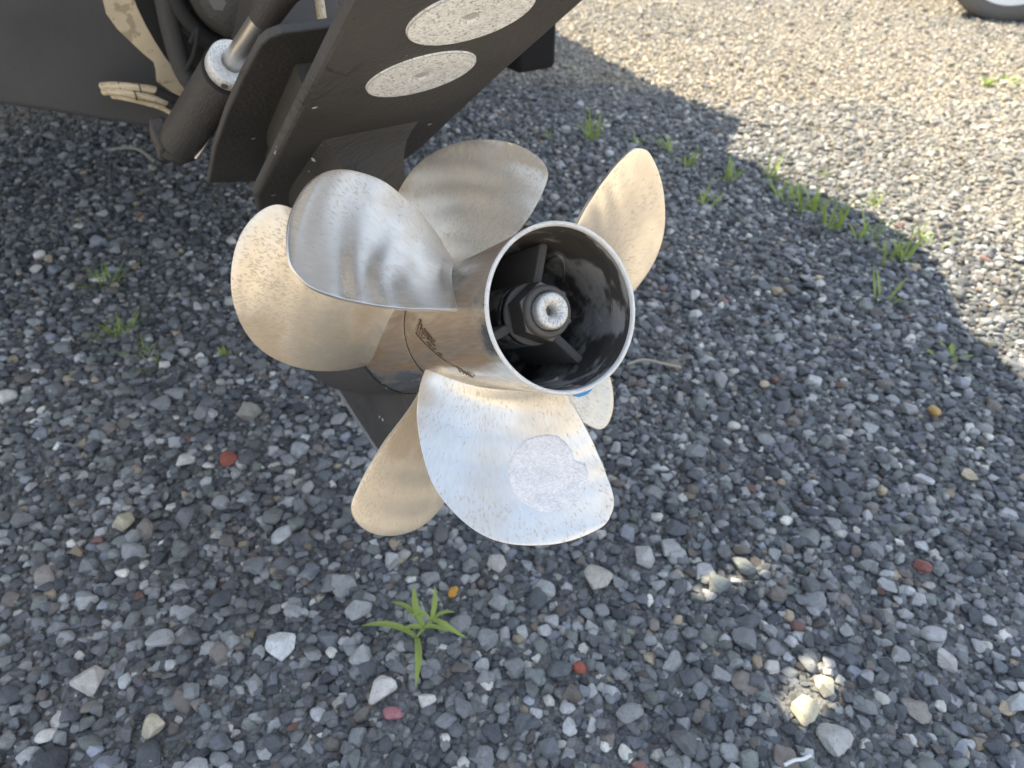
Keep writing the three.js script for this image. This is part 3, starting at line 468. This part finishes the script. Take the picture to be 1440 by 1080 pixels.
const rear = poseDrive(thing('rear_propeller', 'three-bladed steel propeller with open hub and round grey patch on one blade', 'propeller'));
const front = poseDrive(thing('front_propeller', 'four-bladed brown speckled propeller set ahead of the open hub', 'propeller'));
const deg = THREE.MathUtils.degToRad;
const bladeLabel = { 148: 'bluish rippled blade', 268: 'blade with a round grey patch', 28: 'beige blade beside the open hub end' };
[148, 268, 28].forEach((a, i) => {
  const m = part('blade', bladeGeo(rearS, [0.31 * i, 0.17 * i]), M.rearBlade, rear, bladeLabel[a]); m.rotation.z = deg(a) + 0.02392 - TURN;
  if (a === 268) part('patch', patchGeo(rearS, [[0.4361, 0.1211], [0.409, 0.1277], [0.374, 0.1333], [0.3337, 0.1377], [0.2901, 0.1406], [0.2453, 0.142], [0.2012, 0.1417], [0.1595, 0.1399], [0.1222, 0.1366], [0.0909, 0.1318], [0.0678, 0.1259], [0.0549, 0.1191], [0.0543, 0.1118], [0.0679, 0.1045], [0.0969, 0.0977], [0.1406, 0.092], [0.1964, 0.0881], [0.259, 0.0861], [0.3214, 0.0865], [0.3765, 0.0891], [0.4023, 0.095], [0.4085, 0.1017], [0.4064, 0.1086], [0.4417, 0.1146]], 0.0007), M.foam, m, 'round grey felt-like patch with a torn edge');
});
[80, 170, 260, 350].forEach((a, i) => {
  const m = part('blade', bladeGeo(frontS, [0.23 * i + 0.1, 0.29 * i]), M.frontBlade, front); m.rotation.z = deg(a) - 0.00949 - TURN;
  if (a === 350) part('blue_mark', patchGeo(frontS, [[-0.2119, 0.1289], [-0.1411, 0.1559], [-0.1753, 0.1532], [-0.2196, 0.1472], [-0.26, 0.1389], [-0.2752, 0.1315]], 0.0005), M.blue, m, 'small blue mark half hidden by the hub');
});
{ // rear hub: outer shell, bright worn rim, sooty inside, core, spokes, nut
  const shell = part('hub', latheZ([[0.0470, -0.1610], [0.0506, -0.1610], [0.0507, -0.1600], [0.0505, -0.150], [0.0505, -0.115], [0.0512, -0.07], [0.0524, -0.03], [0.0535, -0.008], [0.05385, -0.0012]], 128), M.hub, rear);
  part('rim', latheZ([[0.05385, -0.0012], [0.0540, -0.0004], [0.0534, 0.0003], [0.0518, 0.0003], [0.0511, -0.0006], [0.0509, -0.0018]], 128), M.rim, rear, 'bright worn edge of the hub');
  part('hub_lining', latheZ([[0.0509, -0.0018], [0.0500, -0.02], [0.0490, -0.06], [0.0480, -0.11], [0.0478, -0.155], [0.012, -0.156]], 128), M.soot, rear);
  { const g = new THREE.TorusGeometry(0.0500, 0.0011, 8, 96); g.translate(0, 0, -0.1621); part('groove_shade_ring', g, M.black, rear); const g2 = new THREE.TorusGeometry(0.0545, 0.0014, 8, 96); g2.translate(0, 0, -0.2954); part('groove_shade_ring', g2, M.black, front); }  // black rings put the shade of the joint grooves into colour
  part('gap_shade_sleeve', latheZ([[0.0478, -0.1585], [0.0478, -0.166]], 64), M.black, rear);  // black sleeve painted as shade inside the joint gap
  part('hub_core', latheZ([[0.024, -0.155], [0.0225, -0.10], [0.0212, -0.055], [0.0205, -0.047], [0.0120, -0.0465]], 64), M.soot, rear);
  for (const [px, py] of [[763, 342], [700, 470], [823, 515]]) { // spokes run to where they meet the wall in the photograph
    const d = inDrive(at(px, py, 0.47)); const ray0 = inDrive(camera.position), dr = d.clone().sub(ray0).normalize(), tt = (-0.045 - ray0.z) / dr.z, h = ray0.addScaledVector(dr, tt), ang = Math.atan2(h.y, h.x);
    const sp = new RoundedBoxGeometry(0.031, 0.0062, 0.075, 3, 0.0028); sp.translate(0.0345, 0, -0.0825 + 0.004); sp.rotateZ(ang); part('spoke', sp, M.bore, rear);
  }
  const hex = new THREE.Shape(); for (let k = 0; k < 6; k++) { const a = k * Math.PI / 3 + 0.42; k ? hex.lineTo(0.0192 * Math.cos(a), 0.0192 * Math.sin(a)) : hex.moveTo(0.0192 * Math.cos(a), 0.0192 * Math.sin(a)); }
  hex.closePath(); const hg = new THREE.ExtrudeGeometry(hex, { depth: 0.0155, bevelEnabled: true, bevelSize: 0.0008, bevelThickness: 0.0014, bevelSegments: 2 }); hg.translate(0, 0, -0.0395);
  const nut = part('nut', hg, M.nut, rear, 'dark hexagonal propeller nut');
  part('nut_collar', latheZ([[0.0176, -0.0226], [0.0172, -0.0205], [0.0158, -0.0188], [0.0134, -0.0186], [0.0122, -0.021]], 48), M.nut, nut);
  part('washer', latheZ([[0.012, -0.0468], [0.0212, -0.0466], [0.0215, -0.0420], [0.0205, -0.0412], [0.012, -0.0412]], 48), M.nut, rear);
  part('front_hub_ring', latheZ([[0.0470, -0.1632], [0.0502, -0.1632], [0.0508, -0.1640], [0.0508, -0.170], [0.0512, -0.215], [0.0525, -0.26], [0.0548, -0.287], [0.0551, -0.2938], [0.0500, -0.2938]].reverse(), 128), M.hub, front).name = 'hub';
  // cast lettering on the hub: emblem, worn small lines, a rule, an oval and letters beside it
  const font = await new FontLoader().loadAsync('fonts/droid/droid_sans_bold.typeface.json');
  const hit = (px, py) => { const o = inDrive(camera.position), d = ray(px, py).transformDirection(driveInv); let lo = 0.3, t = 0; for (t = 0.3; t < 0.9; t += 0.0004) { const p = o.clone().addScaledVector(d, t); if (Math.hypot(p.x, p.y) < 0.0512 && p.z < 0) { const an = Math.atan2(p.y, p.x); return [(an < 0 ? an + 2 * Math.PI : an) * 0.0512, p.z]; }; } return [0, 0]; };
  const A0 = hit(584, 466), A1 = hit(690, 537), U = [A1[0] - A0[0], A1[1] - A0[1]], Lh = Math.hypot(U[0], U[1]); U[0] /= Lh; U[1] /= Lh;
  const W = [-U[1], U[0]];
  const wrap = (g, x, y, shear = 0, base = 0.0510) => { const p = g.attributes.position; for (let i = 0; i < p.count; i++) { const X = p.getX(i) + shear * p.getY(i) + x, Y = p.getY(i) + y, s = A0[0] + U[0] * X + W[0] * Y, z = A0[1] + U[1] * X + W[1] * Y, r = base + 0.0012 * sstep(-0.09, 0, z) + p.getZ(i), a = s / 0.0512; p.setXYZ(i, r * Math.cos(a), r * Math.sin(a), z); } g.computeVertexNormals(); return g; };
  const cast = mat({ map: M.hub.map, color: new THREE.Color(0.6, 0.53, 0.45), roughness: 0.5, metalness: 0.8 });
  const txt = (s, size) => new TextGeometry(s, { font, size, depth: 0.0006, curveSegments: 3, bevelEnabled: false });
  const bar = (w, h) => new THREE.BoxGeometry(w, h, 0.0007, 12, 3, 1).translate(w / 2, h / 2, 0.0002), worn = []; { const r = rng(41); for (let k = 0; k < 26; k++) worn.push(wrap(bar(0.0006 + r() * 0.0012, 0.0004 + r() * 0.0012), 0.015 + r() * 0.030, 0.0008 + r() * 0.0042 * (1 - k / 40), 0.25)); }
  part('lettering', mergeGeometries([wrap(txt('MERC', 0.0056), 0.0145, 0.0062, 0.25), wrap(txt('THR', 0.0056), Lh * 0.64, -0.0045, 0.1)]), cast, shell, 'cast worn lettering');
  part('emblem', mergeGeometries([wrap(bar(0.0030, 0.0125), 0.0005, 0.0005, 0.3), wrap(bar(0.0030, 0.0105), 0.0050, 0.0005, 0.3), wrap(bar(0.0026, 0.0085), 0.0092, 0.0005, 0.3), wrap(bar(Lh * 0.62, 0.0006), 0.0005, -0.0012), ...worn].map((g) => g.toNonIndexed())), cast, shell, 'cast slanted emblem and rule');
  { const t = new THREE.TorusGeometry(0.0062, 0.0004, 6, 40); t.scale(1.55, 0.62, 1); part('oval', wrap(t, Lh * 0.63 + 0.011, 0.0015), cast, shell); }
}

// ---------------------------------------------------------------- plants
function blade(base, tip, lift, width, fold = 0.35, bend = 0) { // one grass leaf: an arching folded ribbon
  const N = 7, pos = [], idx = [], d = tip.clone().sub(base), side = V(-d.z, 0, d.x); if (side.lengthSq() < 1e-9) side.set(1, 0, 0); side.normalize();
  for (let i = 0; i <= N; i++) {
    const t = i / N, p = base.clone().addScaledVector(d, t); p.y += lift * Math.sin(Math.PI * Math.pow(t, 0.8)); p.addScaledVector(side, bend * Math.sin(Math.PI * t) * d.length()); const w = width * 0.5 * Math.pow(Math.sin(Math.PI * (0.16 + 0.84 * t)), 0.8) * (t > 0.98 ? 0.03 : 1);
    const a = p.clone().addScaledVector(side, w), c = p.clone().addScaledVector(side, -w), m = p.clone(); m.y -= w * fold; a.y += w * fold * 0.3; c.y += w * fold * 0.3;
    pos.push(a.x, a.y, a.z, m.x, m.y, m.z, c.x, c.y, c.z); if (i < N) { const k = i * 3; idx.push(k, k + 3, k + 1, k + 1, k + 3, k + 4, k + 1, k + 4, k + 2, k + 2, k + 4, k + 5); }
  }
  const g = new THREE.BufferGeometry(); g.setAttribute('position', new THREE.Float32BufferAttribute(pos, 3)); g.setAttribute('uv', new THREE.Float32BufferAttribute(new Float32Array(pos.length / 3 * 2), 2)); g.setIndex(idx); g.computeVertexNormals(); return g;
}
{ // the sprout in front: each leaf a part
  const base = onGround(585, 905), s = thing('grass_sprout', 'bright green grass sprout with many spreading leaves in front of the propellers', 'grass'); s.position.set(base.x, 0, base.z);
  const loc = (px, py, y) => onGround(px, py, y).sub(V(base.x, 0, base.z)), k0 = loc(586, 896, 0.014), k1 = loc(596, 884, 0.024), k2 = loc(607, 873, 0.034);
  const L = (a, px, py, y, lift, w, bend) => part('leaf', blade(a, loc(px, py, y), lift, w, 0.45, bend), M.leaf, s);
  part('stem', tube([V(0, -0.004, 0), k0, k1, k2], 0.0016, 14, 6), M.leaf, s);
  L(k0, 507, 880, 0.022, 0.010, 0.0082, 0.05); L(k0, 584, 969, 0.012, 0.012, 0.0080, -0.06); L(k1, 548, 846, 0.034, 0.008, 0.0068, 0.10); L(k1, 583, 822, 0.050, 0.006, 0.0078, -0.08); L(k2, 611, 823, 0.058, 0.003, 0.0064, 0.06);
  L(k2, 641, 861, 0.042, 0.004, 0.0050, -0.10); L(k2, 657, 898, 0.016, 0.016, 0.0072, 0.12); L(k1, 566, 883, 0.026, 0.008, 0.0066, -0.10); L(k2, 574, 871, 0.034, 0.010, 0.0056, 0.14); L(k1, 634, 889, 0.022, 0.010, 0.0058, 0.05);
}
function tuft(px, py, h, n, spread, m, label, group, wide = 0.0042, name = 'grass_tuft') {
  const r = rng(px * 31 + py * 17), b = onGround(px, py), gs = [];
  for (let k = 0; k < n; k++) { const a = r() * 6.28, q = spread * (0.3 + 0.7 * r()), o = V((r() - 0.5) * spread * 0.5, -0.003, (r() - 0.5) * spread * 0.5); gs.push(blade(o, V(o.x + Math.cos(a) * q, h * (0.35 + 0.65 * r()), o.z + Math.sin(a) * q), h * 0.15 * r(), wide * (0.7 + 0.6 * r()))); }
  const o = topMesh(name, mergeGeometries(gs), m, label, 'grass', group); o.position.set(b.x, 0, b.z); return o;
}
const G1 = 'tufts along the shadow edge', L1 = 'small green grass tuft growing along the edge of the shadow';
tuft(832, 200, 0.11, 16, 0.06, M.leaf, 'taller upright grass tuft between the anode plate and the thin beige blade');
for (const [x, y, h, n] of [[942, 218, 0.045, 6], [968, 236, 0.06, 7], [1026, 258, 0.06, 9], [992, 294, 0.06, 6], [1082, 258, 0.075, 12], [1103, 284, 0.06, 10], [1120, 300, 0.08, 12], [1150, 304, 0.07, 10], [1168, 326, 0.075, 10], [1212, 340, 0.07, 10], [1244, 372, 0.06, 7], [1272, 372, 0.075, 9], [1242, 425, 0.05, 5]]) tuft(x, y, h * 1.3, n + 1, 0.065, M.leaf, L1, G1, 0.0058);
for (const [x, y, h, n] of [[1228, 296, 0.055, 9], [1286, 338, 0.07, 9], [1152, 250, 0.05, 6], [1305, 352, 0.05, 5]]) tuft(x, y, h, n, 0.045, M.leaf, 'yellowish grass tuft standing in full sun just past the shadow edge', 'sunlit yellowish tufts');
for (const [x, y, h, n] of [[1384, 122, 0.05, 9], [1414, 120, 0.05, 9]]) tuft(x, y, h, n, 0.06, M.leaf, 'low sunlit weed out on the pale gravel near the wheel', 'weeds near the wheel', 0.012);
for (const [x, y] of [[768, 196], [896, 208]]) tuft(x, y, 0.05, 5, 0.03, M.leaf, 'tiny grass blades in the shade behind the propellers', 'tiny shaded blades');
tuft(1334, 508, 0.03, 7, 0.055, M.leaf, 'flat leafy weed lying on gravel at the shadow corner', null, 0.011, 'leafy_weed');
for (const [x, y, h, n] of [[148, 404, 0.045, 46], [172, 474, 0.045, 40], [208, 512, 0.03, 26]]) tuft(x, y, h, n, 0.075, M.leaf, 'dim feathery weed in the deep shade left of the propellers', 'shaded weeds left of the propellers', 0.0024, 'feathery_weed');
tuft(318, 505, 0.045, 5, 0.02, M.leaf, 'single upright green shoot beside the left beige blade', null, 0.006, 'grass_shoot');
tuft(292, 852, 0.012, 22, 0.026, M.straw, 'small tangle of dry brown roots on the gravel', null, 0.0018, 'dry_roots');
topMesh('twig', tube([onGround(882, 512, 0.018), onGround(905, 506, 0.024), onGround(932, 511, 0.022), onGround(958, 517, 0.016)], 0.0028, 20, 7), M.twig, 'thin pale dry stalk lying right of the open hub', 'twig');
topMesh('wood_splinter', tube([onGround(162, 209, 0.02), onGround(185, 208, 0.03), onGround(198, 212, 0.03), onGround(218, 228, 0.02)], 0.0045, 20, 6), M.twig, 'bent grey stick lying under the hull', 'stick');
topMesh('plastic_splinter', tube([onGround(1103, 1076, 0.020), onGround(1118, 1069, 0.023), onGround(1128, 1068, 0.023), onGround(1140, 1062, 0.021)], 0.0020, 14, 5), M.white, 'thin white plastic sliver lying on the gravel', 'splinter');

// ---------------------------------------------------------------- parked trailer whose wheel stands at the far corner
{
  const foot = onGround(1404, 27), t = thing('parked_trailer', 'parked trailer wheel with white rim on the sunlit gravel', 'trailer'); t.position.set(foot.x, 0, foot.z); t.rotation.y = -0.45;
  const wheel = new THREE.Group(); wheel.name = 'wheel'; t.add(wheel); wheel.position.set(0, 0.325, 0); const Rw = 0.33;
  const tyreMat = mat({ color: new THREE.Color(0.13, 0.125, 0.118), roughness: 0.9, bumpMap: M.zinc.bumpMap, bumpScale: 0.001 });
  part('tyre', latheZ([[0.240, -0.075], [0.252, -0.090], [0.285, -0.098], [0.315, -0.088], [Rw, -0.068], [Rw + 0.002, 0], [Rw, 0.068], [0.315, 0.088], [0.285, 0.098], [0.252, 0.090], [0.240, 0.075]], 72), tyreMat, wheel);
  part('rim', latheZ([[0, 0.03], [0.05, 0.032], [0.06, 0.02], [0.15, 0.015], [0.19, 0.045], [0.225, 0.075], [0.247, 0.087], [0.249, 0.080], [0.235, 0.06]], 64), M.white, wheel, 'white wheel rim');
  const fr = new RoundedBoxGeometry(2.6, 0.12, 0.08, 2, 0.01); fr.translate(1.0, 0.62, -0.25); part('frame_beam', fr, M.black, t);
  const bed = new RoundedBoxGeometry(2.4, 0.5, 1.4, 2, 0.02); bed.translate(0.9, 1.00, -0.85); part('box_body', bed, M.white, t);
  const ax = new THREE.CylinderGeometry(0.03, 0.03, 1.5, 16); ax.rotateX(Math.PI / 2); ax.translate(0, 0.325, -0.75); part('axle', ax, M.black, t);
  const w2 = wheel.clone(); w2.position.z = -1.5; w2.rotation.y = Math.PI; t.add(w2);
}
shade(scene);
renderer.render(scene, camera);
